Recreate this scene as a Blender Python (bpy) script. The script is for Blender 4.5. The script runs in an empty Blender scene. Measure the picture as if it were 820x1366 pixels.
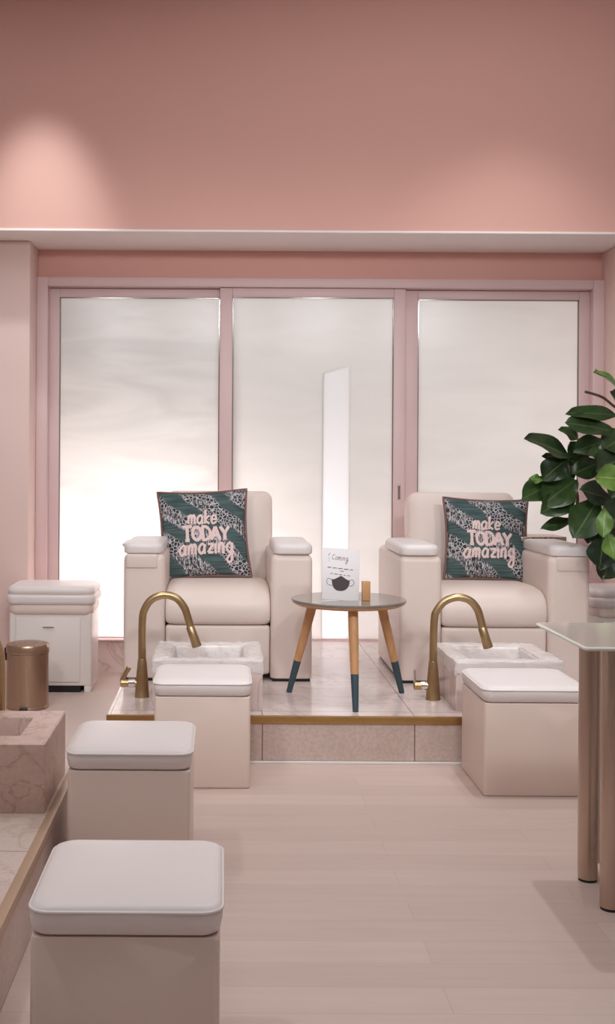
import bpy, bmesh, math, random
from mathutils import Vector, Matrix, Euler
PI = math.pi
sc = bpy.context.scene
COL = sc.collection
random.seed(7)

# ------------------------------------------------------------------ materials
def lin(c):
    return tuple(((v/255)/12.92 if v/255 <= .04045 else ((v/255+.055)/1.055)**2.4) for v in c) + (1.0,)

class NT:
    def __init__(self, name):
        m = bpy.data.materials.new(name); m.use_nodes = True
        self.m = m; self.t = m.node_tree; self.n = self.t.nodes
        self.b = self.n['Principled BSDF']
    def node(self, kind, **kw):
        nd = self.n.new('ShaderNode' + kind)
        for k, v in kw.items():
            if k.startswith('_'): setattr(nd, k[1:], v)
            else: nd.inputs[k.replace('__', ' ')].default_value = v
        return nd
    def link(self, a, ao, b, bi): self.t.links.new(a.outputs[ao], b.inputs[bi])
    def ramp(self, src, so, stops, interp='LINEAR'):
        r = self.n.new('ShaderNodeValToRGB'); r.color_ramp.interpolation = interp
        e = r.color_ramp.elements
        while len(e) < len(stops): e.new(.5)
        for i, (p, c) in enumerate(stops): e[i].position = p; e[i].color = c
        self.t.links.new(src.outputs[so], r.inputs[0]); return r
    def coords(self, scale=(1, 1, 1), rot=(0, 0, 0), loc=(0, 0, 0), out='Object'):
        tc = self.n.new('ShaderNodeTexCoord'); mp = self.n.new('ShaderNodeMapping')
        mp.inputs['Scale'].default_value = scale; mp.inputs['Rotation'].default_value = rot; mp.inputs['Location'].default_value = loc
        self.t.links.new(tc.outputs[out], mp.inputs['Vector']); return mp
    def mix(self, fac, fo, a, b, blend='MIX'):
        mx = self.n.new('ShaderNodeMix'); mx.data_type = 'RGBA'; mx.blend_type = blend
        if fac is None: mx.inputs[0].default_value = fo
        else: self.t.links.new(fac.outputs[fo], mx.inputs[0])
        for s, i in ((a, 6), (b, 7)):
            if isinstance(s, tuple) and len(s) == 4: mx.inputs[i].default_value = s
            else: self.t.links.new(s[0].outputs[s[1]], mx.inputs[i])
        return mx
    def bump(self, src, so, strength=.1, dist=.002):
        b = self.n.new('ShaderNodeBump'); b.inputs['Strength'].default_value = strength; b.inputs['Distance'].default_value = dist
        self.t.links.new(src.outputs[so], b.inputs['Height']); self.t.links.new(b.outputs[0], self.b.inputs['Normal'])
    def set(self, **kw):
        for k, v in kw.items(): self.b.inputs[k.replace('__', ' ')].default_value = v
        return self

def paint(name, rgb, rough=.6, var=.03, scale=3.0, bump=.04, bscale=90, spec=.4):
    M = NT(name); M.set(Roughness=rough); M.b.inputs['Specular IOR Level'].default_value = spec
    mp = M.coords()
    nz = M.node('TexNoise', Scale=scale, Detail=3.0); M.link(mp, 0, nz, 'Vector')
    c = lin(rgb)
    d = tuple(max(0, v*(1-var)) for v in c[:3])+(1,); e = tuple(min(1, v*(1+var)) for v in c[:3])+(1,)
    r = M.ramp(nz, 0, [(.3, d), (.7, e)]); M.link(r, 0, M.b, 'Base Color')
    if bump:
        n2 = M.node('TexNoise', Scale=float(bscale), Detail=2.0); M.link(mp, 0, n2, 'Vector'); M.bump(n2, 0, bump)
    return M.m

def metal(name, rgb, rough, brushed=None):
    M = NT(name); M.set(Metallic=1.0, Roughness=rough, Base__Color=lin(rgb))
    mp = M.coords(brushed or (1, 1, 1))
    nz = M.node('TexNoise', Scale=60.0 if brushed else 8.0, Detail=4.0); M.link(mp, 0, nz, 'Vector')
    r = M.ramp(nz, 0, [(.3, (rough*.75,)*3+(1,)), (.7, (min(1, rough*1.35),)*3+(1,))]); M.link(r, 0, M.b, 'Roughness')
    if brushed: M.bump(nz, 0, .05, .001)
    return M.m

def marble(name, base, vein, vein2, scale=2.2, rough=.3, amount=.5, seed=0.0, joints=None, jcol=(120, 100, 92), grain=0.0):
    M = NT(name); M.set(Roughness=rough)
    mp = M.coords(loc=(seed, seed*1.7, seed*.6))
    n1 = M.node('TexNoise', Scale=scale*.8, Detail=6.0, Distortion=.8); M.link(mp, 0, n1, 'Vector')
    n2 = M.node('TexNoise', Scale=scale*1.6, Detail=8.0, Distortion=1.6); M.link(mp, 0, n2, 'Vector')
    # thin veins where the noise crosses its middle
    sub = M.node('Math', _operation='SUBTRACT'); M.link(n2, 0, sub, 0); sub.inputs[1].default_value = .5
    ab = M.node('Math', _operation='ABSOLUTE'); M.link(sub, 0, ab, 0)
    vr = M.ramp(ab, 0, [(.0, (amount,)*3+(1,)), (.028, (0, 0, 0, 1))])
    cl = M.ramp(n1, 0, [(.32, lin(vein2)), (.62, lin(base))])
    mx = M.mix(vr, 0, (cl, 0), lin(vein))
    last = mx
    if grain:
        n3 = M.node('TexNoise', Scale=70.0, Detail=4.0); M.link(mp, 0, n3, 'Vector')
        g = M.ramp(n3, 0, [(.35, (1-grain,)*3+(1,)), (.65, (1, 1, 1, 1))])
        mm = M.mix(None, 1.0, (last, 2), (g, 0), 'MULTIPLY'); last = mm
    if joints:
        mj = M.coords(loc=joints['loc'], rot=joints.get('rot', (0, 0, 0)))
        bk = M.node('TexBrick', Scale=1.0); M.link(mj, 0, bk, 'Vector')
        bk.offset = joints.get('offset', 0.0); bk.squash = 1.0
        bk.inputs['Mortar Size'].default_value = .002; bk.inputs['Mortar Smooth'].default_value = 0
        bk.inputs['Brick Width'].default_value = joints['w']; bk.inputs['Row Height'].default_value = joints['h']
        mm = M.mix(bk, 'Fac', (last, 2), lin(jcol)); last = mm
    M.link(last, 2, M.b, 'Base Color')
    return M.m

def floor_mat():
    M = NT('whitewashed_planks'); M.set(Roughness=.42)
    mp = M.coords(loc=(.31, .055, 0))
    bk = M.node('TexBrick', Scale=1.0); M.link(mp, 0, bk, 'Vector'); bk.offset = .37
    bk.inputs['Brick Width'].default_value = 1.35; bk.inputs['Row Height'].default_value = .128
    bk.inputs['Mortar Size'].default_value = .0008; bk.inputs['Bias'].default_value = 0
    bk.inputs['Color1'].default_value = lin((208, 188, 180)); bk.inputs['Color2'].default_value = lin((199, 178, 171)); bk.inputs['Mortar'].default_value = lin((184, 162, 155))
    mg = M.coords((1.3, 16, 1))
    gr = M.node('TexNoise', Scale=2.0, Detail=6.0, Distortion=.6); M.link(mg, 0, gr, 'Vector')
    g = M.ramp(gr, 0, [(.3, lin((249, 246, 245))), (.7, (1, 1, 1, 1))])
    mx = M.mix(None, 1.0, (bk, 0), (g, 0), 'MULTIPLY')
    M.link(mx, 2, M.b, 'Base Color'); M.bump(gr, 0, .04)
    return M.m

def wood(name, a, b, axis_scale=(14, 14, 1.5)):
    M = NT(name); M.set(Roughness=.5)
    mp = M.coords(axis_scale)
    nz = M.node('TexNoise', Scale=3.0, Detail=5.0, Distortion=.7); M.link(mp, 0, nz, 'Vector')
    r = M.ramp(nz, 0, [(.3, lin(a)), (.7, lin(b))]); M.link(r, 0, M.b, 'Base Color')
    return M.m

def frosted_mat(name, tr, swirl=.1, k=.75):
    """privacy-frosted pane: scatters what light comes through it, with faint wiping marks"""
    M = NT(name); n = M.n
    mp = M.coords((1.2, 1, 5.5), rot=(0, .22, 0))
    nz = M.node('TexNoise', Scale=1.1, Detail=4.0, Distortion=1.2); M.link(mp, 0, nz, 'Vector')
    c = lin(tr); d = tuple(v*(1-swirl) for v in c[:3])+(1,)
    r = M.ramp(nz, 0, [(.35, d), (.65, c)])
    tl = n.new('ShaderNodeBsdfTranslucent'); M.link(r, 0, tl, 'Color')
    df = n.new('ShaderNodeBsdfDiffuse'); M.link(r, 0, df, 'Color')
    gl = n.new('ShaderNodeBsdfGlossy'); gl.inputs['Roughness'].default_value = .25
    m1 = n.new('ShaderNodeMixShader'); m1.inputs[0].default_value = k
    M.t.links.new(df.outputs[0], m1.inputs[1]); M.t.links.new(tl.outputs[0], m1.inputs[2])
    m2 = n.new('ShaderNodeMixShader'); m2.inputs[0].default_value = .05
    M.t.links.new(m1.outputs[0], m2.inputs[1]); M.t.links.new(gl.outputs[0], m2.inputs[2])
    M.t.links.new(m2.outputs[0], n['Material Output'].inputs[0])
    return M.m

def leaf_mat(name, a, b, vein):
    M = NT(name); M.set(Roughness=.38)
    gi = M.n.new('ShaderNodeNewGeometry')
    r = M.ramp(gi, 'Random Per Island', [(0, lin(a)), (1, lin(b))])
    mp = M.coords((1, 1, 1)); nz = M.node('TexNoise', Scale=28.0, Detail=3.0); M.link(mp, 0, nz, 'Vector')
    g = M.ramp(nz, 0, [(.35, (.75, .75, .75, 1)), (.65, (1.1, 1.1, 1.05, 1))])
    mx = M.mix(None, 1.0, (r, 0), (g, 0), 'MULTIPLY')
    # pale midrib along the UV centre line
    uv = M.n.new('ShaderNodeUVMap'); sp = M.n.new('ShaderNodeSeparateXYZ'); M.link(uv, 0, sp, 0)
    s = M.node('Math', _operation='SUBTRACT'); M.link(sp, 0, s, 0); s.inputs[1].default_value = .5
    ab = M.node('Math', _operation='ABSOLUTE'); M.link(s, 0, ab, 0)
    rr = M.ramp(ab, 0, [(.012, (.8, .8, .8, 1)), (.03, (0, 0, 0, 1))])
    m3 = M.mix(rr, 0, (mx, 2), lin(vein)); M.link(m3, 2, M.b, 'Base Color')
    return M.m

def print_mat():
    """tropical print: slate-green palm bands running down to the right, white hatching between"""
    M = NT('palm_print_fabric'); M.set(Roughness=.85)
    A = lin((44, 50, 53)); G = lin((82, 102, 101)); G2 = lin((52, 70, 74)); W = lin((196, 190, 195)); 
    # rotate so that local X runs along the bands
    mp = M.coords(rot=(0, -.68, 0))
    sx = M.n.new('ShaderNodeSeparateXYZ'); M.link(mp, 0, sx, 0)
    wob = M.node('TexNoise', Scale=5.0, Detail=2.0); M.link(mp, 0, wob, 'Vector')
    zz = M.node('Math', _operation='MULTIPLY_ADD'); M.link(wob, 0, zz, 0); zz.inputs[1].default_value = .13; M.link(sx, 'Z', zz, 2)
    fr = M.node('Math', _operation='PINGPONG'); M.link(zz, 0, fr, 0); fr.inputs[1].default_value = .078
    leaf = M.ramp(fr, 0, [(.0, (0, 0, 0, 1)), (.030, (0, 0, 0, 1)), (.036, (1, 1, 1, 1))])
    # fine ribs on the leaf
    rb = M.coords((6, 6, 90), rot=(0, -.62, 0)); rn = M.node('TexNoise', Scale=1.4, Detail=3.0); M.link(rb, 0, rn, 'Vector')
    green = M.ramp(rn, 0, [(.35, G2), (.65, G)])
    # hatching across
    hb = M.coords((95, 60, 26), rot=(0, -.25, 0)); hn = M.node('TexNoise', Scale=1.6, Detail=3.0, Distortion=1.0); M.link(hb, 0, hn, 'Vector')
    hat = M.ramp(hn, 0, [(.48, A), (.56, W)])
    hb2 = M.coords((1, 1, 1)); vo = M.node('TexVoronoi', Scale=58.0, _feature='DISTANCE_TO_EDGE'); M.link(hb2, 0, vo, 'Vector')
    fl = M.ramp(vo, 0, [(.05, W), (.12, A)])
    pick = M.node('TexNoise', Scale=7.0, Detail=1.0); M.link(hb2, 0, pick, 'Vector')
    pk = M.ramp(pick, 0, [(.47, (0, 0, 0, 1)), (.53, (1, 1, 1, 1))])
    bg = M.mix(pk, 0, (hat, 0), (fl, 0))
    mx = M.mix(leaf, 0, (green, 0), (bg, 2))
    M.link(mx, 2, M.b, 'Base Color')
    return M.m

MAT = {
    'wall': paint('pink_wall_paint', (224, 174, 163), .7, .015, 1.2, .03, 140),
    'lit_wall': paint('lit_pink_paint', (230, 202, 196), .65, .015, 1.2, .03, 140),  # paler copy of the wall paint, with lamp light put into its colour
    'underside': paint('white_soffit_paint', (244, 235, 233), .65, .015, 1.2, .03, 140),
    'ceil': paint('ceiling_paint', (220, 215, 213), .8, .01),
    'frame': paint('painted_frame', (218, 190, 190), .42, .01, 2, 0),
    'leather': paint('cream_leather', (228, 211, 203), .42, .015, 2.5, .06, 220, .45),
    'leather_pad': paint('white_leather', (231, 222, 221), .38, .012, 2.5, .05, 220, .5),
    'box': paint('blush_leatherette', (221, 200, 190), .46, .015, 2.0, .05, 200, .4),
    'white': paint('white_lacquer', (232, 224, 221), .35, .01, 2, 0),
    'black': paint('black_plastic', (26, 24, 24), .5, .02, 3, 0),
    'marble': marble('pale_marble', (230, 214, 210), (176, 150, 142), (214, 194, 189), 2.0, .22, .5, 1.3),
    'marble_top': marble('platform_marble', (214, 200, 198), (172, 150, 146), (200, 183, 180), 1.4, .2, .45, 4.1,
                         joints=dict(loc=(.47, -.18, 0), w=.645, h=.645, offset=.0), jcol=(128, 104, 98)),
    'riser': marble('riser_stone', (206, 186, 178), (196, 174, 166), (196, 174, 165), 3.0, .45, .3, 2.2, grain=.14,
                    joints=dict(loc=(.47, .0, .3), rot=(PI/2, 0, 0), w=.645, h=.7, offset=0.0), jcol=(96, 76, 70)),
    'bench_top': marble('bench_stone', (222, 204, 196), (176, 152, 142), (208, 188, 178), 2.4, .35, .4, 7.7, grain=.08,
                        joints=dict(loc=(.4, -.14, 0), w=.9, h=.71, offset=.0), jcol=(140, 118, 110)),
    'pink_marble': marble('rose_marble', (218, 190, 181), (156, 124, 114), (200, 170, 160), 3.6, .3, .5, 3.4, grain=.08),
    'floor': floor_mat(),
    'gold': metal('brushed_brass', (184, 160, 122), .33),
    'brass_trim': metal('brass_strip', (182, 148, 98), .38),
    'dull_trim': paint('dull_brass_strip', (182, 152, 128), .4, .06, 6, 0, spec=.6),
    'bronze': metal('brushed_bronze_steel', (182, 158, 138), .3, (1, 1, .02)),
    'chrome': metal('chrome', (225, 220, 215), .12),
    'rosegold': metal('rose_steel', (196, 176, 161), .3, (1, 1, .02)),
    'wood': wood('pale_beech', (206, 158, 112), (190, 138, 92)),
    'teal': paint('teal_dip_paint', (58, 76, 84), .5, .03, 6, 0),
    'tabletop': paint('smoked_tabletop', (128, 119, 111), .13, .06, 5, 0, spec=.6),
    'print': print_mat(),
    'piping': paint('dusky_piping', (128, 92, 86), .7, .05, 20, 0),
    'lettering': paint('blush_lettering', (232, 204, 202), .8, .04, 60, 0),
    'card': paint('white_card', (222, 216, 218), .5, .01, 3, 0),
    'ink': paint('dark_ink', (70, 58, 62), .7, .05, 30, 0),
    'leaf': leaf_mat('fig_leaf', (26, 44, 26), (58, 84, 40), (92, 112, 66)),
    'young': leaf_mat('young_fig_leaf', (88, 124, 52), (112, 146, 66), (150, 172, 104)),
    'bark': wood('fig_bark', (74, 54, 48), (96, 72, 62), (6, 6, 2)),
    'soil': paint('potting_soil', (52, 40, 34), .95, .2, 30, .5, 60),
    'pot': paint('white_ceramic', (226, 218, 214), .4, .01, 2, 0),
    'edge': paint('polished_glass_edge', (226, 230, 222), .15, .01, 2, 0),
    'glass1': frosted_mat('frosted_glass_wiped', (238, 234, 231), .10),
    'glass2': frosted_mat('frosted_glass_plain', (238, 234, 231), .04),
    'lit_strip': frosted_mat('lit_strip_glass', (240, 237, 237), .0, .96),
}
def glass_desk():
    M = NT('milky_desk_glass'); M.set(Base__Color=lin((214, 200, 190)), Roughness=.10, IOR=1.45)
    M.b.inputs['Transmission Weight'].default_value = .12
    mp = M.coords(); nz = M.node('TexNoise', Scale=3.0); M.link(mp, 0, nz, 'Vector')
    r = M.ramp(nz, 0, [(.3, lin((224, 206, 197))), (.7, lin((230, 213, 204)))]); M.link(r, 0, M.b, 'Base Color')
    return M.m
MAT['desk_glass'] = glass_desk()
def liner_mat():
    M = NT('clear_plastic_film'); M.set(Base__Color=(1, 1, 1, 1), Roughness=.08, IOR=1.3, Alpha=.45)
    mp = M.coords(); nz = M.node('TexNoise', Scale=26.0, Detail=4.0, Distortion=1.0); M.link(mp, 0, nz, 'Vector'); M.bump(nz, 0, .8, .01)
    return M.m
MAT['liner'] = liner_mat()

# ------------------------------------------------------------------ mesh helpers
def finish(name, bm, mat, parent=None, smooth=True, angle=40, mats=None):
    bmesh.ops.recalc_face_normals(bm, faces=bm.faces[:])
    me = bpy.data.meshes.new(name); bm.to_mesh(me); bm.free()
    for m in (mats or [mat]): me.materials.append(MAT[m])
    if smooth:
        me.polygons.foreach_set('use_smooth', [True]*len(me.polygons)); me.set_sharp_from_angle(angle=math.radians(angle))
    o = bpy.data.objects.new(name, me); COL.objects.link(o)
    if parent: o.parent = parent
    return o

def box(bm, x0, x1, y0, y1, z0, z1, bev=0.0, seg=2):
    r = bmesh.ops.create_cube(bm, size=1.0, matrix=Matrix.Translation(((x0+x1)/2, (y0+y1)/2, (z0+z1)/2)) @ Matrix.Diagonal((x1-x0, y1-y0, z1-z0, 1)))
    if bev:
        es = list({e for v in r['verts'] for e in v.link_edges})
        bmesh.ops.bevel(bm, geom=es, offset=bev, segments=seg, affect='EDGES', profile=.5, clamp_overlap=True)

def rrect(hw, hd, r, n=6):
    r = max(1e-4, min(r, hw*.999, hd*.999)); pts = []
    for cx, cy, a0 in ((hw-r, hd-r, 0), (-hw+r, hd-r, PI/2), (-hw+r, -hd+r, PI), (hw-r, -hd+r, 1.5*PI)):
        for i in range(n+1):
            a = a0+PI/2*i/n; pts.append((cx+r*math.cos(a), cy+r*math.sin(a)))
    return pts

def loft(bm, secs, M=None, n=6, cap0=True, cap1=True, crown0=0.0, crown1=0.0, rings=4):
    """secs: (z, half width, half depth, corner radius[, cx, cy]) - rounded rectangles stacked along z"""
    M = M or Matrix()
    R = []
    for s in secs:
        z, hw, hd, r = s[:4]; cx, cy = (s[4], s[5]) if len(s) > 4 else (0, 0)
        R.append([bm.verts.new(M @ Vector((x+cx, y+cy, z))) for x, y in rrect(hw, hd, r, n)])
    N = len(R[0])
    def bridge(a, b):
        for i in range(N): bm.faces.new((a[i], a[(i+1) % N], b[(i+1) % N], b[i]))
    for a, b in zip(R, R[1:]): bridge(a, b)
    def cap(ring, s, crown, sgn):
        z, hw, hd, r = s[:4]; cx, cy = (s[4], s[5]) if len(s) > 4 else (0, 0)
        prev = ring; base = rrect(hw, hd, r, n)
        for k in range(1, rings):
            f = 1-k/rings
            cur = [bm.verts.new(M @ Vector((x*f+cx, y*f+cy, z+sgn*crown*(1-f*f)))) for x, y in base]
            bridge(prev, cur); prev = cur
        c = bm.verts.new(M @ Vector((cx, cy, z+sgn*crown)))
        for i in range(N): bm.faces.new((prev[i], prev[(i+1) % N], c))
    if cap0: cap(R[0], secs[0], crown0, -1)
    if cap1: cap(R[-1], secs[-1], crown1, 1)

def rounded(z0, z1, hw, hd, r, e, k=4, cx=0, cy=0, e0=None):
    """sections of a block with rounded upright corners r and rounded top/bottom edges e"""
    e0 = e if e0 is None else e0; out = []
    for i in range(k+1):
        a = PI/2*i/k; d = e0*(1-math.sin(a)); out.append((z0+e0*(1-math.cos(a)), hw-d, hd-d, max(.001, r-d*.5), cx, cy))
    for i in range(k+1):
        a = PI/2*i/k; d = e*(1-math.cos(a)); out.append((z1-e+e*math.sin(a), hw-d, hd-d, max(.001, r-d*.5), cx, cy))
    return out

def smooth_path(pts, sub=8):
    P = [Vector(p) for p in pts]; out = []
    for i in range(len(P)-1):
        p0 = P[max(i-1, 0)]; p1 = P[i]; p2 = P[i+1]; p3 = P[min(i+2, len(P)-1)]
        for k in range(sub):
            t = k/sub
            out.append(.5*((2*p1)+(p2-p0)*t+(2*p0-5*p1+4*p2-p3)*t*t+(3*p1-p0-3*p2+p3)*t**3))
    out.append(P[-1]); return out

def tube(bm, pts, rad, n=14, cap=True, squash=None):
    pts = [Vector(p) for p in pts]; m = len(pts)
    rs = rad if isinstance(rad, (list, tuple)) else [rad]*m
    T = [(pts[min(i+1, m-1)]-pts[max(i-1, 0)]).normalized() for i in range(m)]
    up = Vector((0, 1, 0)) if abs(T[0].y) < .9 else Vector((1, 0, 0))
    nrm = (up-T[0]*up.dot(T[0])).normalized(); rings = []
    for i in range(m):
        nrm = (nrm-T[i]*nrm.dot(T[i]))
        nrm = nrm.normalized() if nrm.length > 1e-6 else T[i].orthogonal().normalized()
        b = T[i].cross(nrm); q = squash if squash else 1.0
        rings.append([bm.verts.new(pts[i]+(nrm*math.cos(2*PI*k/n)*q+b*math.sin(2*PI*k/n))*rs[i]) for k in range(n)])
    for a, b in zip(rings, rings[1:]):
        for k in range(n): bm.faces.new((a[k], a[(k+1) % n], b[(k+1) % n], b[k]))
    if cap:
        bm.faces.new(rings[0]); bm.faces.new(rings[-1])

def lathe(bm, prof, n=40, M=None, cap0=True, cap1=True):
    M = M or Matrix(); R = []
    for r, z in prof: R.append([bm.verts.new(M @ Vector((r*math.cos(2*PI*k/n), r*math.sin(2*PI*k/n), z))) for k in range(n)])
    for a, b in zip(R, R[1:]):
        for k in range(n): bm.faces.new((a[k], a[(k+1) % n], b[(k+1) % n], b[k]))
    if cap0: bm.faces.new(R[0])
    if cap1: bm.faces.new(R[-1])

def thing(name, label, cat, loc=(0, 0, 0), rz=0.0, group=None):
    o = bpy.data.objects.new(name, None); COL.objects.link(o); o.empty_display_size = .1
    o.location = loc; o.rotation_euler = (0, 0, rz); o['label'] = label; o['category'] = cat
    if group: o['group'] = group
    return o

def struct(name, bm, mat, parent=None, label=None, **kw):
    o = finish(name, bm, mat, parent, **kw)
    if parent is None: o['kind'] = 'structure'
    if label: o['label'] = label
    return o

def dup(root, label, loc, rz=0.0):
    r = root.copy(); COL.objects.link(r); r['label'] = label; r.location = loc; r.rotation_euler = (0, 0, rz)
    for ch in root.children:
        c = ch.copy(); COL.objects.link(c); c.parent = r
        for g in ch.children:
            d = g.copy(); COL.objects.link(d); d.parent = c
    return r

# ------------------------------------------------------------------ the room
def B(*a, bev=0.0):
    bm = bmesh.new(); box(bm, *a, bev=bev); return bm
XL, XR, YR, ZC = -2.7, 3.3, -2.2, 3.93
struct('floor', B(XL-.1, XR+.1, YR-.1, 6.9, -.08, 0), 'floor', smooth=False)
struct('ceiling', B(XL-.1, XR+.1, YR-.1, 6.9, ZC, ZC+.08), 'ceil', smooth=False)
struct('wall_left', B(XL-.1, XL, YR, 6.9, 0, ZC), 'ceil', smooth=False)
struct('wall_right', B(XR, XR+.1, YR, 6.9, 0, ZC), 'ceil', smooth=False)
struct('wall_rear', B(XL-.1, XR+.1, YR-.1, YR, 0, ZC), 'ceil', smooth=False)
# bulkhead over the window bay, then the bay's own back wall
bm = bmesh.new(); box(bm, XL, XR, 6.09, 6.9, 2.578, ZC)
struct('wall_back', bm, 'wall', smooth=False)
struct('trim_4', B(XL, XR, 6.082, 6.62, 2.565, 2.578, bev=.003), 'underside', smooth=False)     # pale underside of the bulkhead
bm = bmesh.new(); box(bm, -1.13, 2.30, 6.62, 6.75, 2.39, 2.565); struct('wall_back_upper', bm, 'wall', smooth=False)
bm = bmesh.new(); box(bm, XL, -1.13, 6.35, 6.9, 0, 2.565, bev=.012); struct('wall_back_left', bm, 'lit_wall', angle=30)
bm = bmesh.new(); box(bm, 2.30, XR, 6.35, 6.9, 0, 2.565, bev=.012); struct('wall_back_right', bm, 'lit_wall', angle=30)
bm = bmesh.new(); box(bm, -1.13, 2.30, 6.60, 6.75, 0, .195); struct('wall_back_lower', bm, 'marble', smooth=False)

# window: outer frame and three sliding frosted panels
ft = bmesh.new()
box(ft, -1.13, -1.062, 6.565, 6.70, .195, 2.392, bev=.004); box(ft, 2.232, 2.30, 6.565, 6.70, .195, 2.392, bev=.004)
box(ft, -1.062, 2.232, 6.565, 6.70, 2.338, 2.392, bev=.004); box(ft, -1.062, 2.232, 6.565, 6.70, .195, .203, bev=.002)
for sx in (1.085, 1.102): lathe(ft, [(.006, 0), (.006, .003)], 10, Matrix.Translation((sx, 6.5655, 2.35)) @ Matrix.Rotation(PI/2, 4, 'X'))
struct('trim_1', ft, 'frame', angle=30)
def panel(i, x0, x1, sl, sr, y, pane):
    bm = bmesh.new(); z0, z1 = .203, 2.336
    box(bm, x0, x0+sl, y, y+.035, z0, z1, bev=.004); box(bm, x1-sr, x1, y, y+.035, z0, z1, bev=.004)
    box(bm, x0+sl, x1-sr, y+.001, y+.034, 2.281, z1, bev=.003); box(bm, x0+sl, x1-sr, y+.001, y+.034, z0, z0+.006)
    # dark rubber line round the pane is part of the frame
    w = struct('window_%d' % i, bm, 'frame', angle=30)
    bm = bmesh.new(); a0, a1, b0, b1 = x0+sl-.004, x1-sr+.004, y+.015, y+.021
    if i == 2:      # clearer upright strip let into this pane stands in for light on it
        O = [(a0, z0+.004), (.607, z0+.004), (.607, 1.82), (.767, 1.87), (.767, z0+.004), (a1, z0+.004), (a1, 2.285), (a0, 2.285)]
        F = [bm.verts.new((x, b0, z)) for x, z in O]; K = [bm.verts.new((x, b1, z)) for x, z in O]
        bm.faces.new(F); bm.faces.new(K)
        for q in range(8): bm.faces.new((F[q], F[(q+1) % 8], K[(q+1) % 8], K[q]))
    else: box(bm, a0, a1, b0, b1, z0+.004, 2.285)
    p = finish('glass_pane', bm, pane, w, smooth=False)
    p['label'] = 'frosted glass pane'
    g = bmesh.new()
    for a in ((x0+sl-.001, x0+sl+.006, z0+.006, 2.281), (x1-sr-.006, x1-sr+.001, z0+.006, 2.281)):
        box(g, a[0], a[1], y+.006, y+.014, a[2], a[3])
    box(g, x0+sl, x1-sr, y+.006, y+.014, 2.275, 2.282)
    finish('gasket', g, 'tabletop', w, smooth=False)
    return w, y
panel(1, -1.066, .05, .066, .073, 6.635, 'glass1')
w2, y2 = panel(2, -.023, 1.103, .078, .071, 6.59, 'glass2')
panel(3, 1.085, 2.236, .102, .067, 6.635, 'glass2')
h = bmesh.new(); box(h, 1.062, 1.076, y2-.006, y2+.002, 1.06, 1.15, bev=.002)
for z in (1.072, 1.138): lathe(h, [(.005, 0), (.005, .004)], 10, Matrix.Translation((1.069, y2-.005, z)) @ Matrix.Rotation(PI/2, 4, 'X'))
finish('pull_handle', h, 'tabletop', w2)
f = bmesh.new(); box(f, .607, .767, y2+.015, y2+.021, .207, 1.84)
for v in f.verts:
    if v.co.z > 1: v.co.z += .03 if v.co.x > .7 else -.02
fo = finish('light_strip', f, 'lit_strip', w2, smooth=False); fo['label'] = 'upright strip of light with a slanted top, built into the pane'

# raised tiled platform in the bay
PZ = .20
plat = bpy.data.objects.new('platform', None); COL.objects.link(plat); plat['kind'] = 'structure'
px0, px1, py0, py1 = -.483, 2.0, 4.60, 6.598
finish('tiled_top', B(px0, px1, py0+.004, py1, PZ-.03, PZ), 'marble_top', plat, smooth=False)
finish('riser', B(px0, px1, py0+.006, py1, .012, PZ-.03), 'riser', plat, smooth=False)
finish('brass_trim', B(px0-.003, px1+.003, py0-.002, py0+.012, PZ-.031, PZ+.002, bev=.002), 'brass_trim', plat)
struct('baseboard_back', B(px0, px1, py0-.004, py0+.0055, 0, .011, bev=.002), 'white', smooth=False)

# left bench-height platform with brass edge
lp = bpy.data.objects.new('platform', None); COL.objects.link(lp); lp['kind'] = 'structure'
lx1, ly0, ly1 = -.50, .6, 4.0
finish('tiled_top', B(XL, lx1-.028, ly0, ly1, PZ-.03, PZ), 'bench_top', lp, smooth=False)
finish('riser', B(XL, lx1-.004, ly0, ly1-.004, .0, PZ-.03), 'riser', lp, smooth=False)
finish('brass_trim', B(lx1-.028, lx1, ly0, ly1, PZ-.03, PZ+.002, bev=.002), 'dull_trim', lp)

# ------------------------------------------------------------------ stools
def make_stool(label, loc, w, d, h, rz=0.0):
    t = thing('stool', label, 'stool', loc, rz, 'padded box stools')
    hw, hd = w/2, d/2; zb = h-.062
    bm = bmesh.new()
    loft(bm, [(0.0, hw-.004, hd-.004, .012), (.004, hw, hd, .014), (zb-.004, hw, hd, .014), (zb, hw-.003, hd-.003, .012)])
    finish('box_base', bm, 'box', t)
    bm = bmesh.new(); cw = hw+.004; cd = hd+.004
    loft(bm, [(zb, cw-.03, cd-.03, .02), (zb+.002, cw-.012, cd-.012, .03), (zb+.008, cw-.004, cd-.004, .035), (zb+.03, cw+.001, cd+.001, .04), (h-.016, cw+.001, cd+.001, .042),
              (h-.013, cw-.001, cd-.001, .042), (h-.010, cw+.001, cd+.001, .042), (h-.004, cw-.003, cd-.003, .042), (h, cw-.010, cd-.010, .042), (h+.003, cw-.024, cd-.024, .04)], crown1=.006, n=8, rings=5)
    finish('seat_cushion', bm, 'leather_pad', t, angle=60)
    bm = bmesh.new()
    pts = [(x, y, h-.012) for x, y in rrect(cw+.001, cd+.001, .042, 8)]; pts.append(pts[0])
    tube(bm, pts, .0035, 8, cap=False)
    finish('seat_piping', bm, 'leather_pad', t, angle=80)
    return t
make_stool('white-topped box stool in front of the marble basin with the left faucet', (-.074, 4.24+.185, 0), .375, .37, .418)
make_stool('white-topped box stool partly behind the glass desk legs, by the right basin', (1.207, 4.16+.20, 0), .40, .40, .418, .0)
make_stool('box stool beside the rose marble basin on the left platform', (-.272, 3.21+.19, 0), .365, .375, .418)
make_stool('nearest and largest-looking box stool, beside the brass platform edge', (-.182, 2.08+.185, 0), .365, .37, .418)

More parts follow.
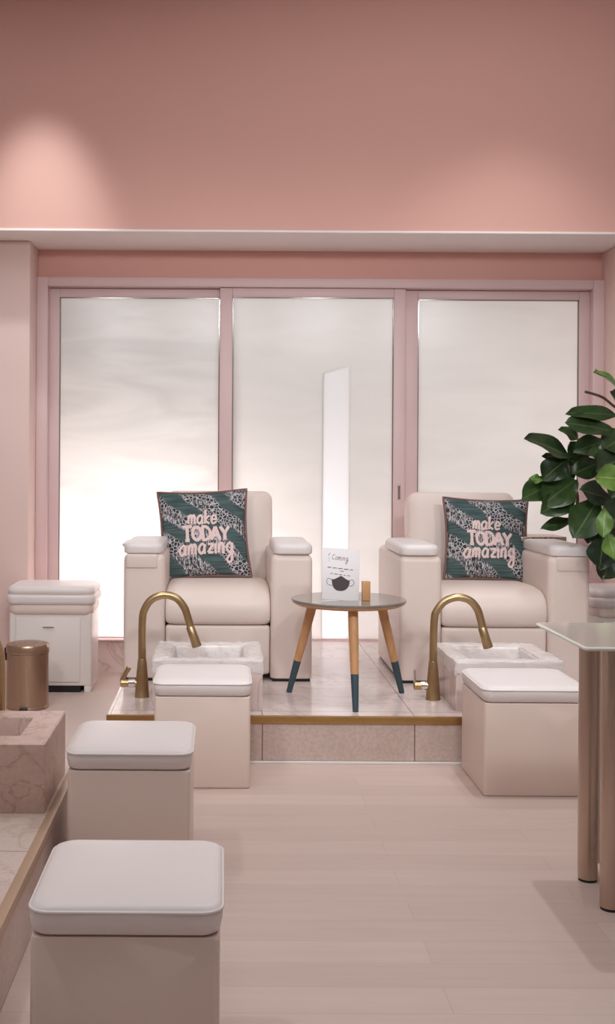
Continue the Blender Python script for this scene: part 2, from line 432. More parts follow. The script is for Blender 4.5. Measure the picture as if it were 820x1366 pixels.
# ------------------------------------------------------------------ armchairs
def make_armchair(label, loc, outer):
    """outer = -1: swivel tray on the chair's left arm, +1: on its right arm"""
    t = thing('armchair', label, 'armchair', loc, 0, 'cream pedicure armchairs')
    W = .93; aw = .205; ah = .628; ad = .76
    for s in (-1, 1):
        bm = bmesh.new(); cx = s*(W/2-aw/2)
        secs = []
        # build the arm lying along Y: sections stacked upward with a big rounded top
        loft(bm, rounded(.012, ah, aw/2, ad/2, .03, .038, 5, cx, ad/2, .008), n=6)
        arm = finish('armrest', bm, 'leather', t, angle=50)
        bm = bmesh.new(); pw = aw/2-.006
        pcx = cx + s*.006
        loft(bm, rounded(ah-.004, ah+.05, pw, .27, .045, .024, 5, pcx, .265, .01), n=7, crown1=.006)
        finish('arm_pad', bm, 'leather_pad', arm, angle=60)
        bm = bmesh.new(); box(bm, cx-.09, cx+.09, -.012, .03, .012, .03); bm.free()
        bm = bmesh.new(); box(bm, cx-aw/2+.01, cx+aw/2-.01, .004, ad-.02, 0, .013)
        finish('foot_rail', bm, 'black', arm, smooth=False)
        if s == outer:
            bm = bmesh.new()
            loft(bm, rounded(ah-.075, ah-.005, aw/2-.022, .02, .016, .012, 3, cx+s*.012, .013, .006), n=4)
            finish('stitched_flap', bm, 'leather', arm, angle=50)
            bm = bmesh.new()
            if s < 0:
                loft(bm, rounded(ah+.022, ah+.042, .10, .16, .05, .009, 3, cx-.018, .22), n=6)
                finish('swivel_tray', bm, 'leather_pad', arm, angle=50)
            else:
                loft(bm, rounded(ah+.035, ah+.06, .125, .12, .012, .004, 2, cx+.02, .62), n=4)
                finish('swivel_tray', bm, 'rosegold', arm, angle=50)
    sw = W/2-aw-.002
    # seat cushion: profile in Y-Z with a deep rolled front, lofted across X
    M = Matrix(((0, 0, 1, 0), (1, 0, 0, 0), (0, 1, 0, 0), (0, 0, 0, 1)))    # local (x,y,z) -> world (z,x,y): section plane is YZ
    prof = []
    def seat_prof(sc_):
        out = []
        for y, z in ((.70, .27), (.05, .27), (.016, .276), (.006, .295), (.0, .33), (.004, .375), (.022, .412), (.055, .440), (.11, .456), (.22, .463), (.45, .458), (.70, .445)):
            cy, cz = .36, .365; out.append((cy+(y-cy)*(1-(1-sc_)*.18), cz+(z-cz)*sc_))
        return out
    bm = bmesh.new(); R = []
    for x, s_ in ((-sw, .80), (-sw+.006, .90), (-sw+.02, .965), (-sw+.05, .99), (-sw*.5, 1.0), (0, 1.01), (sw*.5, 1.0), (sw-.05, .99), (sw-.02, .965), (sw-.006, .90), (sw, .80)):
        R.append([bm.verts.new((x, y, z)) for y, z in seat_prof(s_)])
    N = len(R[0])
    for a, b in zip(R, R[1:]):
        for i in range(N): bm.faces.new((a[i], a[(i+1) % N], b[(i+1) % N], b[i]))
    bm.faces.new(R[0]); bm.faces.new(R[-1])
    finish('seat_cushion', bm, 'leather', t, angle=65)
    bm = bmesh.new(); loft(bm, rounded(.03, .272, sw, .33, .02, .016, 4, 0, .345), n=5)
    finish('front_panel', bm, 'leather', t, angle=50)
    # backrest, leaning back a little
    bm = bmesh.new()
    Mb = Matrix.Translation((0, .70, .40)) @ Matrix.Rotation(math.radians(-9), 4, 'X') @ Matrix.Rotation(PI/2, 4, 'X')
    # local z of the loft points towards -Y (the sitter), local y is up
    secs = [(-.15, .285, .255, .05), (-.14, .297, .267, .055), (-.02, .30, .27, .055), (.0, .296, .266, .055), (.012, .285, .255, .05)]
    loft(bm, [(z, hw, hd, r, 0, .255) for z, hw, hd, r in secs], Mb, n=7, crown1=.02)
    finish('backrest', bm, 'leather', t, angle=60)
    bm = bmesh.new(); box(bm, -sw, sw, .70, .80, .05, .42, bev=.01); finish('back_frame', bm, 'leather', t)
    return t
make_armchair('cream armchair left of the round table, under the brightest window pane', (-.02, 5.34, PZ), -1)
make_armchair('cream armchair right of the round table, beside the fig plant', (1.335, 5.31, PZ), 1)

# ------------------------------------------------------------------ lettering strokes
GLY = {
 'm': ([[(0, 1), (.02, 0)], [(.02, .6), (.2, 1), (.36, .8), (.37, 0)], [(.37, .6), (.56, 1), (.72, .8), (.72, .12), (.88, 0)]], 1.02),
 'a': ([[(.6, .8), (.35, 1), (.06, .7), (.05, .28), (.3, 0), (.55, .3), (.62, .95), (.6, .15), (.76, 0)]], .92),
 'k': ([[(0, 1.7), (.02, 0)], [(.5, 1), (.06, .45), (.55, 0)]], .74),
 'e': ([[(.05, .5), (.55, .55), (.45, .95), (.2, .95), (.03, .5), (.2, .03), (.62, .18)]], .78),
 'z': ([[(0, .95), (.55, .95)], [(.55, .95), (.05, .05)], [(.05, .05), (.62, .05)]], .8),
 'i': ([[(0, 1), (.0, .12), (.14, 0)], [(0, 1.38), (.03, 1.46)]], .34),
 'n': ([[(0, 1), (0, 0)], [(0, .6), (.2, 1), (.45, .85), (.45, .1), (.6, 0)]], .78),
 'g': ([[(.55, .85), (.3, 1), (.05, .7), (.05, .3), (.3, .05), (.55, .3), (.58, 1)], [(.58, .95), (.58, -.5), (.35, -1.0), (.05, -.75), (.3, -.25), (.8, .15)]], .95),
 'o': ([[(.3, 1), (.04, .6), (.1, .12), (.35, 0), (.6, .4), (.5, .9), (.3, 1)]], .78),
 'C': ([[(.8, 1.3), (.5, 1.6), (.12, 1.2), (.05, .6), (.35, 0), (.8, .25)]], .95),
 'T': ([[(0, 1), (.72, 1)], [(.36, 1), (.36, 0)], [(.2, 0), (.52, 0)]], .86),
 'O': ([[(.32, 1), (.05, .75), (.05, .25), (.32, 0), (.6, .25), (.6, .75), (.32, 1)]], .8),
 'D': ([[(.06, 1), (.06, 0)], [(.0, 1), (.35, .97), (.6, .7), (.6, .3), (.35, .03), (.0, 0)]], .8),
 'A': ([[(.0, 0), (.32, 1)], [(.32, 1), (.66, 0)], [(.14, .36), (.52, .36)]], .8),
 'Y': ([[(0, 1), (.32, .5)], [(.66, 1), (.32, .5)], [(.32, .5), (.32, 0)]], .8),
}
def text_strokes(txt, x0, y0, xh, track=1.0, slope=0.0, shear=0.0):
    out = []; x = 0
    for ch in txt:
        g, adv = GLY[ch]
        for st in g: out.append([(x0+xh*(x+px+shear*py), y0+xh*(py+slope*(x+px))) for px, py in st])
        x += adv*track
    return out, x*xh

# ------------------------------------------------------------------ throw pillows
def make_pillow(label, loc, rot, size, seed):
    t = thing('throw_pillow', label, 'pillow', loc, 0, 'printed throw pillows'); t.rotation_euler = rot
    S = size/2; TH = .062; N = 26
    def shape(u, v, s):
        x = S*u*(1-.075*(1-v*v)); z = S*v*(1-.06*(1-u*u))
        y = -s*TH*max(0.0, (1-abs(u)**2.6)*(1-abs(v)**2.6))**.55
        y += s*.004*math.sin(7*u+3*v+seed)*(1-u*u)*(1-v*v)
        return Vector((x, y, z+S))
    bm = bmesh.new(); G = {}
    for s in (1, -1):
        for i in range(N+1):
            for j in range(N+1):
                if s == -1 and (i in (0, N) or j in (0, N)): G[s, i, j] = G[1, i, j]; continue
                G[s, i, j] = bm.verts.new(shape(2*i/N-1, 2*j/N-1, s))
        for i in range(N):
            for j in range(N): bm.faces.new((G[s, i, j], G[s, i+1, j], G[s, i+1, j+1], G[s, i, j+1]))
    finish('cover', bm, 'print', t, angle=80)
    bm = bmesh.new(); e = [2*i/N-1 for i in range(N+1)]
    loop = [shape(u, -1, 1) for u in e]+[shape(1, v, 1) for v in e[1:]]+[shape(u, 1, 1) for u in e[::-1][1:]]+[shape(-1, v, 1) for v in e[::-1][1:]]
    tube(bm, loop, .0065, 8, cap=False); finish('piping', bm, 'piping', t, angle=80)
    bm = bmesh.new()
    rows = []
    a, _ = text_strokes('make', -.37, .20, .20, 1.0, -.02, .1); rows += [(q, .026) for q in a]
    a, _ = text_strokes('TODAY', -.52, -.19, .32, .86, -.02); rows += [(q, .037) for q in a]
    a, _ = text_strokes('amazing', -.60, -.53, .22, 1.04, .03, .08); rows += [(q, .029) for q in a]
    rnd = random.Random(3)
    for st, wd in rows:
        P = smooth_path([(x, 0, y) for x, y in st], 6) if len(st) > 2 else [Vector((st[0][0], 0, st[0][1])).lerp(Vector((st[1][0], 0, st[1][1])), k/8) for k in range(9)]
        pts = []
        for p in P:
            q = shape(p.x+.0, p.z, 1); q.y -= .0015; pts.append(q)
        tube(bm, pts, [wd*S*.95*(1+.16*rnd.uniform(-1, 1)) for _ in pts], 8, squash=.10)
    finish('lettering', bm, 'lettering', t, angle=80)['label'] = 'pale pink lettering'
    return t
make_pillow('square palm-print pillow tilted against the left armchair back', (-.085, 5.82, PZ+.452), (math.radians(-17), math.radians(-2.5), math.radians(3)), .49, 0.)
make_pillow('square palm-print pillow against the right armchair back', (1.41, 5.79, PZ+.452), (math.radians(-17), math.radians(1.5), math.radians(-4)), .455, 2.)

# ------------------------------------------------------------------ basins
def make_basin(label, loc, w, d, h, rim, mat, rim_mat=None, liner=False):
    t = thing('foot_basin', label, 'basin', loc, 0, 'marble foot basins')
    hw, hd = w/2, d/2
    bm = bmesh.new()
    loft(bm, [(0, hw-.002, hd-.002, .004), (.003, hw, hd, .005), (h-.004, hw, hd, .005), (h, hw-.004, hd-.004, .005),
              (h, hw-rim+.003, hd-rim+.003, .012), (h-.004, hw-rim, hd-rim, .012), (.05, hw-rim-.01, hd-rim-.01, .015), (.04, hw-rim-.02, hd-rim-.02, .015)], n=4)
    finish('basin_body', bm, mat, t, angle=35)
    bm = bmesh.new(); lathe(bm, [(.022, .0405), (.022, .044), (.016, .045)], 20); finish('drain', bm, 'chrome', t)
    if liner:
        bm = bmesh.new(); R = []; rnd = random.Random(liner); n = 6
        for k, (z, ow) in enumerate(((h-.045, .006), (h-.02, .005), (h+.004, .004), (h+.007, -.012), (h+.006, -rim+.018), (h-.01, -rim-.006), (h-.06, -rim-.014), (.065, -rim-.024))):
            base = rrect(hw+ow, hd+ow, .012, n)
            ring = []
            for i in range(len(base)):
                p0 = Vector(base[i]+(0,)); p1 = Vector(base[(i+1) % len(base)]+(0,)); m = max(1, int((p1-p0).length/.03))
                for q in range(m):
                    p = p0.lerp(p1, q/m); ring.append(p)
            R.append(ring)
        M_ = min(len(r) for r in R); zs = (h-.045, h-.02, h+.004, h+.007, h+.006, h-.01, h-.06, .065); V = []
        for ring, z in zip(R, zs):
            L = len(ring); row = []
            for i in range(60):
                f_ = i/60*L; a = int(f_) % L; b = (a+1) % L; p = ring[a].lerp(ring[b], f_-int(f_))
                row.append(bm.verts.new((p.x+rnd.uniform(-.002, .002), p.y+rnd.uniform(-.002, .002), z+rnd.uniform(-.003, .003)+(rnd.uniform(-.02, .01) if z == zs[0] else 0))))
            V.append(row)
        for a, b in zip(V, V[1:]):
            for i in range(60): bm.faces.new((a[i], a[(i+1) % 60], b[(i+1) % 60], b[i]))
        finish('plastic_liner', bm, 'liner', t, angle=25)['label'] = 'clear plastic liner folded over the rim'
    return t
make_basin('pale marble foot basin in front of the left armchair', (-.06, 4.95, PZ), .476, .50, .213, .075, 'marble', liner=5)
make_basin('pale marble foot basin in front of the right armchair', (1.25, 4.96, PZ), .465, .49, .213, .075, 'marble', liner=9)
make_basin('rose marble foot basin on the left brass-edged platform', (-.86, 3.52, PZ), .65, .44, .213, .095, 'pink_marble')

# ------------------------------------------------------------------ faucets
def make_faucet(label, loc, rz, path, stub=-.098, lever='gold'):
    t = thing('faucet', label, 'faucet', loc, rz, 'brass gooseneck faucets')
    bm = bmesh.new(); lathe(bm, [(.034, 0), (.034, .003), (.0325, .008), (.0305, .04), (.027, .09), (.0225, .14), (.0195, .172), (.0185, .175)], 28)
    base = finish('tapered_base', bm, 'gold', t)
    P = smooth_path([(x, 0, z) for x, z in path], 8)
    bm = bmesh.new(); tube(bm, P, .0175, 18); finish('gooseneck_spout', bm, 'gold', t, angle=60)
    a, b = P[-9], P[-1]; dirv = (b-a).normalized()
    bm = bmesh.new(); tube(bm, [b-dirv*.085, b-dirv*.083, b-dirv*.03, b+dirv*.012, b+dirv*.014], [.0178, .0195, .021, .0225, .02], 18); finish('spray_head', bm, 'gold', t)
    bm = bmesh.new(); tube(bm, [(0, 0, .062), (stub*.7, 0, .062), (stub*.96, 0, .062), (stub, 0, .062)], [.017, .0175, .0185, .014], 16); st = finish('valve_stub', bm, 'gold', t)
    bm = bmesh.new(); tube(bm, [(stub*.32, 0, .063), (stub*.62, 0, .063)], .0195, 16); finish('glint_band', bm, 'chrome', st)  # bright chrome band stands in for a reflection on the stub
    bm = bmesh.new()
    if lever == 'gold': tube(bm, smooth_path([(stub*.92, 0, .07), (stub*.8, -.002, .10), (stub*.66, -.004, .125), (stub*.6, -.004, .136)], 4), [.013]*4+[.010]*4+[.011]*4+[.009], 12, squash=.6)
    else: tube(bm, [(stub*.93, 0, .065), (stub*.95, 0, .11), (stub*.955, 0, .135)], [.006, .005, .0045], 10)
    finish('lever', bm, lever, t)
    return t
c = 292.0
arcL = [((x-191)/c, (931-y)/c) for x, y in ((191, 884), (191, 830), (194.5, 813), (204, 800.5), (220, 795), (236, 799), (246.5, 811), (251.5, 824), (258, 846), (263, 860))]
arcR = [((x-579)/c, (932-y)/c) for x, y in ((579, 886), (580, 828), (584, 813), (594, 801.5), (610, 796), (626, 799.5), (637, 811), (642, 826), (647, 846), (651, 859))]
make_faucet('brass gooseneck faucet over the left pale basin, with a brass lever', (-.363, 4.97, PZ), 0, arcL)
make_faucet('brass gooseneck faucet beside the round table, with a thin chrome lever', (.963, 4.95, PZ), 0, arcR, -.088, 'chrome')
make_faucet('brass gooseneck faucet behind the rose marble basin, cut by the frame', (-.785, 3.86, PZ), math.radians(-112), arcL)

# ------------------------------------------------------------------ round side table
tx, ty, tz = .58, 4.98, PZ
t = thing('side_table', 'round smoked-top side table with dipped wooden legs between the armchairs', 'table', (tx, ty, tz))
bm = bmesh.new(); lathe(bm, [(.240, .4315), (.2585, .440), (.2625, .447), (.2625, .4515), (.2605, .454)], 72); finish('table_top', bm, 'tabletop', t, angle=30)
bm = bmesh.new(); lathe(bm, [(.21, .4235), (.236, .4265), (.2575, .4375), (.2575, .4405), (.236, .4318)], 72); finish('wooden_rim', bm, 'wood', t, angle=30)
for a in (270, 158, 22):
    ca, sa = math.cos(math.radians(a)), math.sin(math.radians(a))
    top = Vector((ca*.17, sa*.17, .424)); foot = Vector((ca*.285, sa*.285, 0.0))
    k = top.lerp(foot, .64)
    bm = bmesh.new(); tube(bm, [top, top.lerp(foot, .3), k], [.0225, .021, .0175], 18); leg = finish('leg', bm, 'wood', t)
    bm = bmesh.new(); tube(bm, [k, top.lerp(foot, .82), foot.lerp(top, .002)], [.0178, .0155, .0125], 18)
    finish('dipped_foot', bm, 'teal', leg)['label'] = 'dark teal painted foot'

# the sign on it
sg = thing('table_sign', 'white card with a face mask drawing, leaning on a wooden block on the side table', 'sign', (.545, 4.90, PZ+.454), math.radians(4))
W2, H2 = .084, .236
lean = Matrix.Translation((-.012, .0, .0015)) @ Matrix.Rotation(math.radians(-14), 4, 'X') @ Matrix.Rotation(math.radians(4.0), 4, 'Y')
bm = bmesh.new(); box(bm, -W2, W2, 0, .004, 0, H2, bev=.0008)
bmesh.ops.transform(bm, matrix=lean, verts=bm.verts[:]); card = finish('card', bm, 'card', sg)
def ink(name, strokes, rad, sub=6):
    bm = bmesh.new()
    for st in strokes:
        P = smooth_path([(x, -.0004, z) for x, z in st], sub) if len(st) > 2 else [Vector((p[0], -.0004, p[1])) for p in st]
        tube(bm, [lean @ p for p in P], rad, 6, squash=.3)
    return finish(name, bm, 'ink', card, angle=80)
st, _ = text_strokes('Coming', -.044, .184, .0145, 1.12, -.05, .12)
st += [[(-.052, .212), (-.058, .206), (-.058, .198)], [(-.060, .188), (-.054, .187)], [(-.059, .176), (-.056, .176)]]
ink('title', st, .0010)
rnd = random.Random(5)
def squig(x0, x1, z, amp, slope):
    out = []; x = x0
    while x < x1:
        L = rnd.uniform(.010, .022); pts = []; m = int(L/.0022)
        for i in range(m+1): pts.append((x+i*.0022, z+slope*(x-x0)+amp*(1 if i % 2 else -.6)*rnd.uniform(.4, 1)))
        out.append(pts); x += L+.006
    return out
ink('small_print', squig(-.062, .052, .146, .0030, -.05)+squig(-.006, .004, .132, .0022, 0)+squig(-.048, .034, .118, .0024, -.06), .0011, 3)
# drawing of a mask
bm = bmesh.new()
out = [(-.042, .093), (-.030, .094), (-.012, .104), (-.004, .109), (.004, .109), (.012, .104), (.030, .094), (.040, .091), (.038, .072), (.028, .054), (.012, .044), (-.006, .042), (-.022, .046), (-.034, .058), (-.040, .076)]
P = smooth_path([(x, 0, z) for x, z in out]+[(out[0][0], 0, out[0][1])], 4)[:-1]
fr = [bm.verts.new(lean @ Vector((p.x, -.0012, p.z))) for p in P]; bk = [bm.verts.new(lean @ Vector((p.x, .0002, p.z))) for p in P]
bm.faces.new(fr); bm.faces.new(bk)
for i in range(len(P)): bm.faces.new((fr[i], fr[(i+1) % len(P)], bk[(i+1) % len(P)], bk[i]))
finish('mask_drawing', bm, 'ink', card, smooth=False)
ink('ear_loop', [[(-.040, .090), (-.056, .096), (-.064, .086), (-.060, .070), (-.038, .064)]], .0012)
ink('ear_loop', [[(.038, .090), (.052, .096), (.060, .084), (.054, .070), (.036, .066)]], .0012)
bm = bmesh.new(); box(bm, W2+.002, W2+.038, -.018, .008, .0005, .088, bev=.002); finish('wooden_holder', bm, 'wood', sg)

# ------------------------------------------------------------------ trolleys with padded lids
def make_trolley(label, loc):
    t = thing('padded_trolley', label, 'trolley', loc, 0, 'white padded trolleys')
    bm = bmesh.new(); box(bm, -.228, .228, .0, .32, .035, .44, bev=.01, seg=3); finish('cabinet_body', bm, 'white', t)
    bm = bmesh.new(); box(bm, -.19, .165, -.012, .0, .06, .41, bev=.003); dr = finish('door', bm, 'white', t)
    bm = bmesh.new(); tube(bm, [(-.04, -.018, .365), (.02, -.018, .365)], .005, 10)
    for x in (-.036, .016): tube(bm, [(x, -.018, .365), (x, -.011, .365)], .003, 8)
    finish('handle', bm, 'chrome', dr)
    bm = bmesh.new(); box(bm, -.19, .165, .004, .3, .0, .036); finish('gap_shade', bm, 'black', t, smooth=False)  # black block in the gap under the body, standing in for its shade
    for s in (-1, 1):
        bm = bmesh.new(); box(bm, s*.205-.018, s*.205+.018, .0, .32, .0, .036, bev=.003); finish('side_foot', bm, 'white', t)
    bm = bmesh.new()
    loft(bm, rounded(.425, .495, .236, .172, .05, .028, 5, 0, .155), n=7); finish('lower_pad', bm, 'leather', t, angle=60)
    bm = bmesh.new()
    loft(bm, rounded(.483, .545, .247, .182, .05, .022, 5, 0, .155), n=7)
    finish('middle_pad', bm, 'leather_pad', t, angle=60)
    bm = bmesh.new(); loft(bm, rounded(.530, .588, .244, .182, .06, .028, 5, 0, .157), n=7, crown1=.008); finish('top_pad', bm, 'leather_pad', t, angle=60)
    return t
make_trolley('white padded trolley with a door behind the bronze waste bin', (-.945, 6.005, 0))
make_trolley('white padded trolley at the right edge, below the fig leaves', (2.29, 6.005, 0))

# ------------------------------------------------------------------ pedal bin
t = thing('waste_bin', 'round bronze metal waste bin with a lid, in front of the white trolley', 'bin', (-1.005, 5.58+.06, 0))
bm = bmesh.new(); lathe(bm, [(.108, 0), (.110, .004), (.110, .012), (.108, .014), (.108, .282), (.1085, .284), (.104, .284)], 48); finish('bin_body', bm, 'bronze', t, angle=30)
bm = bmesh.new(); lathe(bm, [(.1105, .286), (.1115, .290), (.1115, .322), (.108, .330), (.09, .335), (.03, .339)], 48); finish('lid', bm, 'bronze', t, angle=30)
bm = bmesh.new(); box(bm, -.118, -.104, -.02, .02, .245, .31, bev=.003); finish('hinge', bm, 'black', t)
bm = bmesh.new(); box(bm, -.02, .02, -.135, -.10, .006, .018, bev=.003); finish('pedal', bm, 'black', t)

# ------------------------------------------------------------------ glass desk
t = thing('glass_desk', 'milky glass desk on round metal legs at the right edge', 'desk', (1.02, 3.04, 0))
bm = bmesh.new(); 
loft(bm, [(.748, .60, .235, .008, .60, .235), (.7495, .602, .237, .01, .60, .235), (.7585, .602, .237, .01, .60, .235), (.760, .60, .235, .008, .60, .235)], n=4)
top = finish('desk_top', bm, 'desk_glass', t, angle=30)
bm = bmesh.new(); R_ = rrect(.6025, .2375, .01, 4); pts = [(x+.60, y+.235, .754) for x, y in R_]; pts.append(pts[0]); tube(bm, pts, .0052, 8, cap=False)
finish('polished_edge', bm, 'edge', top, angle=80)
for x, y in ((.103, .285), (.095, .068), (1.10, .285), (1.10, .068)):
    bm = bmesh.new(); lathe(bm, [(.029, .008), (.0295, .012), (.0295, .742), (.029, .7475)], 32, Matrix.Translation((x, y, 0))); leg = finish('leg', bm, 'rosegold', t)
    bm = bmesh.new(); lathe(bm, [(.0275, 0), (.0275, .009)], 28, Matrix.Translation((x, y, 0))); finish('rubber_foot', bm, 'black', leg)
bm = bmesh.new(); box(bm, .145, 1.05, .34, .36, .03, .745, bev=.002); finish('modesty_panel', bm, 'white', t)

# ------------------------------------------------------------------ fiddle-leaf fig
def add_leaf(bm, uvl, base, tip, width, normal, cup=.18, droop=.12, mi=0, wav=.0, rnd=random):
    base = Vector(base); tip = Vector(tip); ax = tip-base; L = ax.length; ax.normalize()
    n = Vector(normal); n = (n-ax*n.dot(ax)).normalized(); sd = ax.cross(n)
    NL, NW = 12, 6; V = {}
    ph = rnd.uniform(0, 6)
    for i in range(NL+1):
        s = i/NL
        # fiddle outline: narrow near the stalk, broad towards the tip
        prof = (math.sin(PI*min(1, s**.82))**.62)*(.62+.5*s-.12*math.cos(5*s)) if 0 < s < 1 else .0
        w = width/2*max(prof, .012)
        for j in range(NW+1):
            q = 2*j/NW-1
            p = base+ax*(L*s)+sd*(w*q)+n*(cup*w*(q*q)+droop*L*(-(s-.35)**2+.1)+.010*math.sin(ph+s*9+q*2)*abs(q))
            V[i, j] = (bm.verts.new(p), (j/NW, s))
    for i in range(NL):
        for j in range(NW):
            f = bm.faces.new([V[a][0] for a in ((i, j), (i+1, j), (i+1, j+1), (i, j+1))]); f.material_index = mi
            for l, a in zip(f.loops, ((i, j), (i+1, j), (i+1, j+1), (i, j+1))): l[uvl].uv = V[a][1]
pl = thing('fiddle_leaf_fig', 'tall fiddle-leaf fig plant with big green leaves at the right edge', 'plant', (2.13, 5.45, 0))
PL = Vector((2.13, 5.45, 0))
def W_(zx, zy, y):       # where a leaf end sits, in the plant's own frame
    k = 1450.0/y; ix, iy = 660+zx/4.1375, 470+zy/4.1375
    return Vector(((ix-297)/k, y, 1.263+(620-iy)/k))-PL
bm = bmesh.new(); uvl = bm.loops.layers.uv.new('UVMap')
LV = [  # base, tip, width (m), depth, tip depth, facing, young
    ((700, 205), (548, 88), .125, 5.35, 5.25, (-.2, -.6, .8), 1),
    ((680, 335), (398, 318), .085, 5.38, 5.22, (0, -1, .55), 0),
    ((650, 425), (392, 372), .125, 5.32, 5.20, (0, -.9, .6), 0),
    ((430, 575), (168, 455), .150, 5.45, 5.36, (.1, -.7, .8), 2),
    ((420, 625), (264, 556), .075, 5.5, 5.44, (0, -.8, .6), 0),
    ((385, 588), (262, 690), .125, 5.42, 5.34, (-.2, -1, .3), 2),
    ((275, 690), (188, 690), .042, 5.36, 5.34, (0, -1, .5), 1),
    ((345, 705), (150, 795), .130, 5.46, 5.36, (-.1, -1, .45), 2),
    ((450, 690), (262, 830), .160, 5.44, 5.32, (-.1, -1, .4), 0),
    ((445, 790), (256, 870), .125, 5.40, 5.30, (0, -1, .5), 2),
    ((450, 905), (256, 962), .062, 5.42, 5.36, (0, -1, .6), 2),
    ((615, 470), (430, 540), .105, 5.46, 5.40, (0, -1, .5), 0),
    ((590, 590), (430, 660), .110, 5.48, 5.42, (0, -1, .3), 0),
    ((545, 500), (575, 590), .090, 5.34, 5.30, (.2, -1, .3), 0),
    ((720, 690), (556, 672), .125, 5.16, 5.12, (-.2, -1, .25), 1),
    ((640, 800), (478, 745), .120, 5.36, 5.24, (0, -1, .4), 0),
    ((570, 800), (440, 1010), .165, 5.34, 5.22, (-.2, -1, .2), 0),
    ((608, 845), (600, 1008), .074, 5.14, 5.10, (-.2, -1, .1), 1),
    ((625, 985), (665, 1135), .095, 5.14, 5.08, (.1, -1, .2), 1),
    ((600, 1010), (580, 1185), .135, 5.24, 5.16, (-.1, -1, .2), 0),
    ((650, 1090), (600, 1240), .120, 5.30, 5.24, (0, -1, .1), 0),
    ((560, 900), (520, 1040), .110, 5.4, 5.34, (0, -1, .2), 0),
    ((720, 560), (560, 640), .150, 5.34, 5.26, (0, -1, .4), 0),
    ((740, 430), (600, 520), .150, 5.40, 5.30, (0, -1, .5), 0),
    ((720, 780), (640, 960), .150, 5.28, 5.20, (0, -1, .2), 0),
    ((760, 620), (650, 800), .150, 5.34, 5.26, (0, -1, .2), 0),
    ((760, 900), (650, 1060), .150, 5.30, 5.22, (0, -1, .2), 0),
    ((700, 290), (640, 200), .100, 5.44, 5.38, (0, -1, .6), 0),
    ((470, 470), (352, 410), .075, 5.48, 5.44, (0, -.8, .6), 2),
    ((500, 640), (420, 480), .110, 5.5, 5.46, (0, -1, .3), 0),
    ((420, 560), (345, 720), .110, 5.5, 5.45, (0, -1, .2), 0),
]
rnd = random.Random(11)
for b, tp, w, d0, d1, n, yg in LV:
    mi = 1 if yg == 1 else 0
    add_leaf(bm, uvl, W_(b[0], b[1], d0), W_(tp[0], tp[1], d1), w*1.12, n, .22, .10, mi, rnd=rnd)
for k in range(34):      # the crown's other side, beyond the frame
    a = rnd.uniform(-1.3, 1.9); z = rnd.uniform(.75, 1.75); r0 = rnd.uniform(.05, .13); L = rnd.uniform(.18, .27)
    d = Vector((math.cos(a), math.sin(a), rnd.uniform(-.2, .6))).normalized()
    b0 = Vector((.05+math.cos(a)*r0, math.sin(a)*r0, z))
    if b0.x+d.x*L > .42: d.x *= .4
    add_leaf(bm, uvl, b0, b0+d*L, rnd.uniform(.11, .16), (math.cos(a)*.5, -.7 if math.sin(a) < .4 else .6, .45), .2, .2, 0, rnd=rnd)
finish('foliage', bm, 'leaf', pl, angle=180, mats=['leaf', 'young'])
bm = bmesh.new()
tube(bm, smooth_path([(0, 0, .42), (.01, -.01, .7), (-.02, -.02, 1.0), (.03, -.01, 1.35), (.0, -.03, 1.66)], 5), [.016]*6+[.013]*10+[.009]*5, 10)
tube(bm, smooth_path([(-.01, -.02, .78), W_(560, 1010, 5.42), W_(462, 905, 5.45), W_(455, 780, 5.46), W_(425, 690, 5.47), W_(400, 600, 5.48)], 5), .0085, 8)
tube(bm, smooth_path([(.03, -.01, 1.42), W_(662, 290, 5.36), W_(590, 235, 5.32), W_(495, 205, 5.3)], 5), .0065, 8)
finish('stem', bm, 'bark', pl, angle=80)
bm = bmesh.new(); lathe(bm, [(.11, 0), (.118, .006), (.145, .40), (.147, .42), (.140, .422), (.135, .40), (.13, .39)], 40, cap1=False); pot = finish('pot', bm, 'pot', pl, angle=30)
bm = bmesh.new(); lathe(bm, [(.132, .385), (.132, .393), (.06, .402)], 32); finish('soil', bm, 'soil', pot)

# ------------------------------------------------------------------ light
def spot(loc, power, ang, blend=1.0, col=(.97, .995, 1), rad=.06, aim=None):
    l = bpy.data.lights.new('downlight_or_fill', 'SPOT'); l.energy = power; l.spot_size = math.radians(ang); l.spot_blend = blend; l.color = col; l.shadow_soft_size = rad
    o = bpy.data.objects.new('downlight_or_fill', l); COL.objects.link(o); o.location = loc
    d = (Vector(aim)-Vector(loc)) if aim else Vector((0, 0, -1)); o.rotation_euler = d.to_track_quat('-Z', 'Y').to_euler(); return o
def area(loc, aim, sx, sy, power, col=(1, 1, 1)):
    l = bpy.data.lights.new('area', 'AREA'); l.shape = 'RECTANGLE'; l.size = sx; l.size_y = sy; l.energy = power; l.color = col
    o = bpy.data.objects.new('area', l); COL.objects.link(o); o.location = loc
    o.rotation_euler = (Vector(aim)-Vector(loc)).to_track_quat('-Z', 'Y').to_euler(); return o
LZ = 3.9
spot((-1.05, 5.70, LZ), 70, 60, col=(.93, 1, 1), rad=.1)
spot((-1.02, 5.35, LZ), 120, 40, col=(.9, 1, 1), rad=.08, aim=(-1.02, 6.09, 2.55))
spot((1.6, 5.4, LZ), 100, 85)
spot((1.3, 4.1, LZ), 52, 110, .8, rad=.2, aim=(1.2, 6.09, 3.35))  # added wash to brighten the top and right of the bulkhead
spot((-1.2, 4.45, LZ), 28, 95, .6)
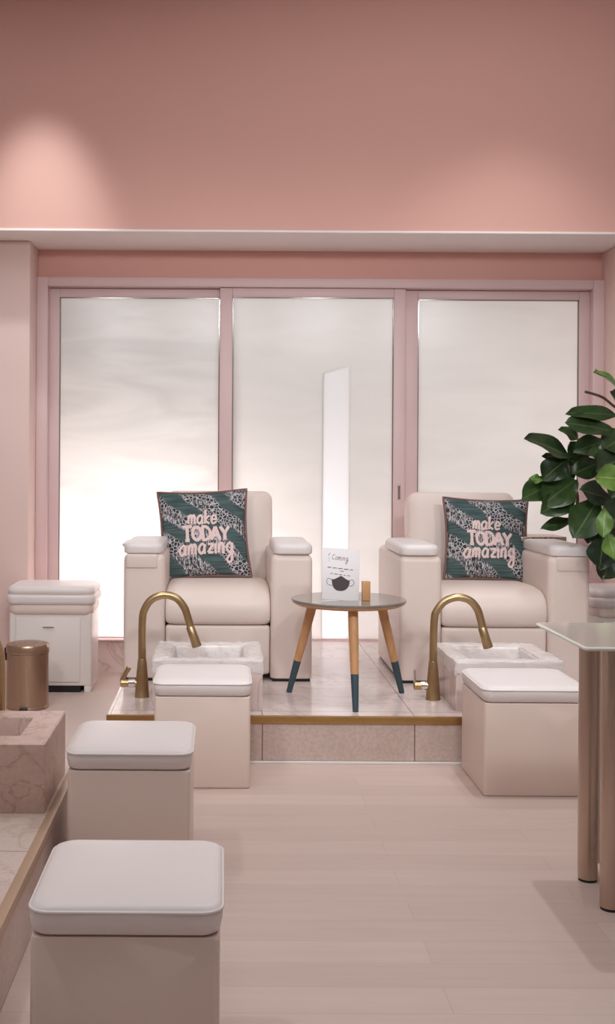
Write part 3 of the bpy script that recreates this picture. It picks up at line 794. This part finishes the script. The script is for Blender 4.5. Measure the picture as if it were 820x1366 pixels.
spot((1.3, 4.35, LZ), 165, 70, .7, rad=.035, aim=(1.25, 3.6, 0))
spot((.2, 3.0, LZ), 18, 110, .6)
spot((-1.4, 2.2, LZ), 95, 110, .6)
spot((1.8, 1.6, LZ), 8, 110, .6)
spot((-.3, -.9, LZ), 130, 80, .8, rad=.2, aim=(-.3, 1.2, 0))  # added fill from behind the camera for the near stool fronts
area((.3, 3.0, 3.9), (.3, 3.0, 0), 4.6, 4.6, 80, (.96, .995, 1))  # added soft overhead fill, without a fixture
for x in (-1.2, -.1, 1.0, 2.1):      # added fill spots in mid-air, brightening the chair bay
    spot((x, 1.4, 2.9), 155, 56, .65, rad=.16, aim=(x*.8+.1, 6.2, .78)).name = 'fill_spot'
# daylight outside the frosted glass, strongest low on the left
area((-.55, 7.5, .45), (-.5, 6.6, .75), .9, .7, 60, (1, .97, .97))
area((.8, 7.7, .2), (.8, 6.6, .6), 3.2, .6, 34, (1, .95, .96))
area((2.0, 7.9, 1.6), (1.9, 6.6, 1.5), 1.0, 1.2, 26, (1, .97, .97))

w = bpy.data.worlds.new('World'); sc.world = w; w.use_nodes = True
w.node_tree.nodes['Background'].inputs[0].default_value = (.96, .95, .97, 1); w.node_tree.nodes['Background'].inputs[1].default_value = .34

# ------------------------------------------------------------------ camera
cam = bpy.data.cameras.new('Camera'); co = bpy.data.objects.new('Camera', cam); COL.objects.link(co)
cam.sensor_fit = 'AUTO'; cam.sensor_width = 36; cam.lens = 36*1450/1366
cam.shift_x = (410-297)/1366; cam.shift_y = (620-683)/1366
co.location = (0, 0, 1.263); co.rotation_euler = (Matrix.Rotation(PI/2, 4, 'X') @ Matrix.Rotation(math.radians(.35), 4, 'Z')).to_euler()
cam.clip_start = .05
sc.camera = co
sc.view_settings.view_transform = 'Standard'; sc.view_settings.look = 'None'; sc.view_settings.gamma = 1; sc.view_settings.use_curve_mapping = False
sc.view_settings.exposure = -0.6
sc.cycles.max_bounces = 8; sc.cycles.diffuse_bounces = 5; sc.cycles.transmission_bounces = 6; sc.cycles.use_denoising = True
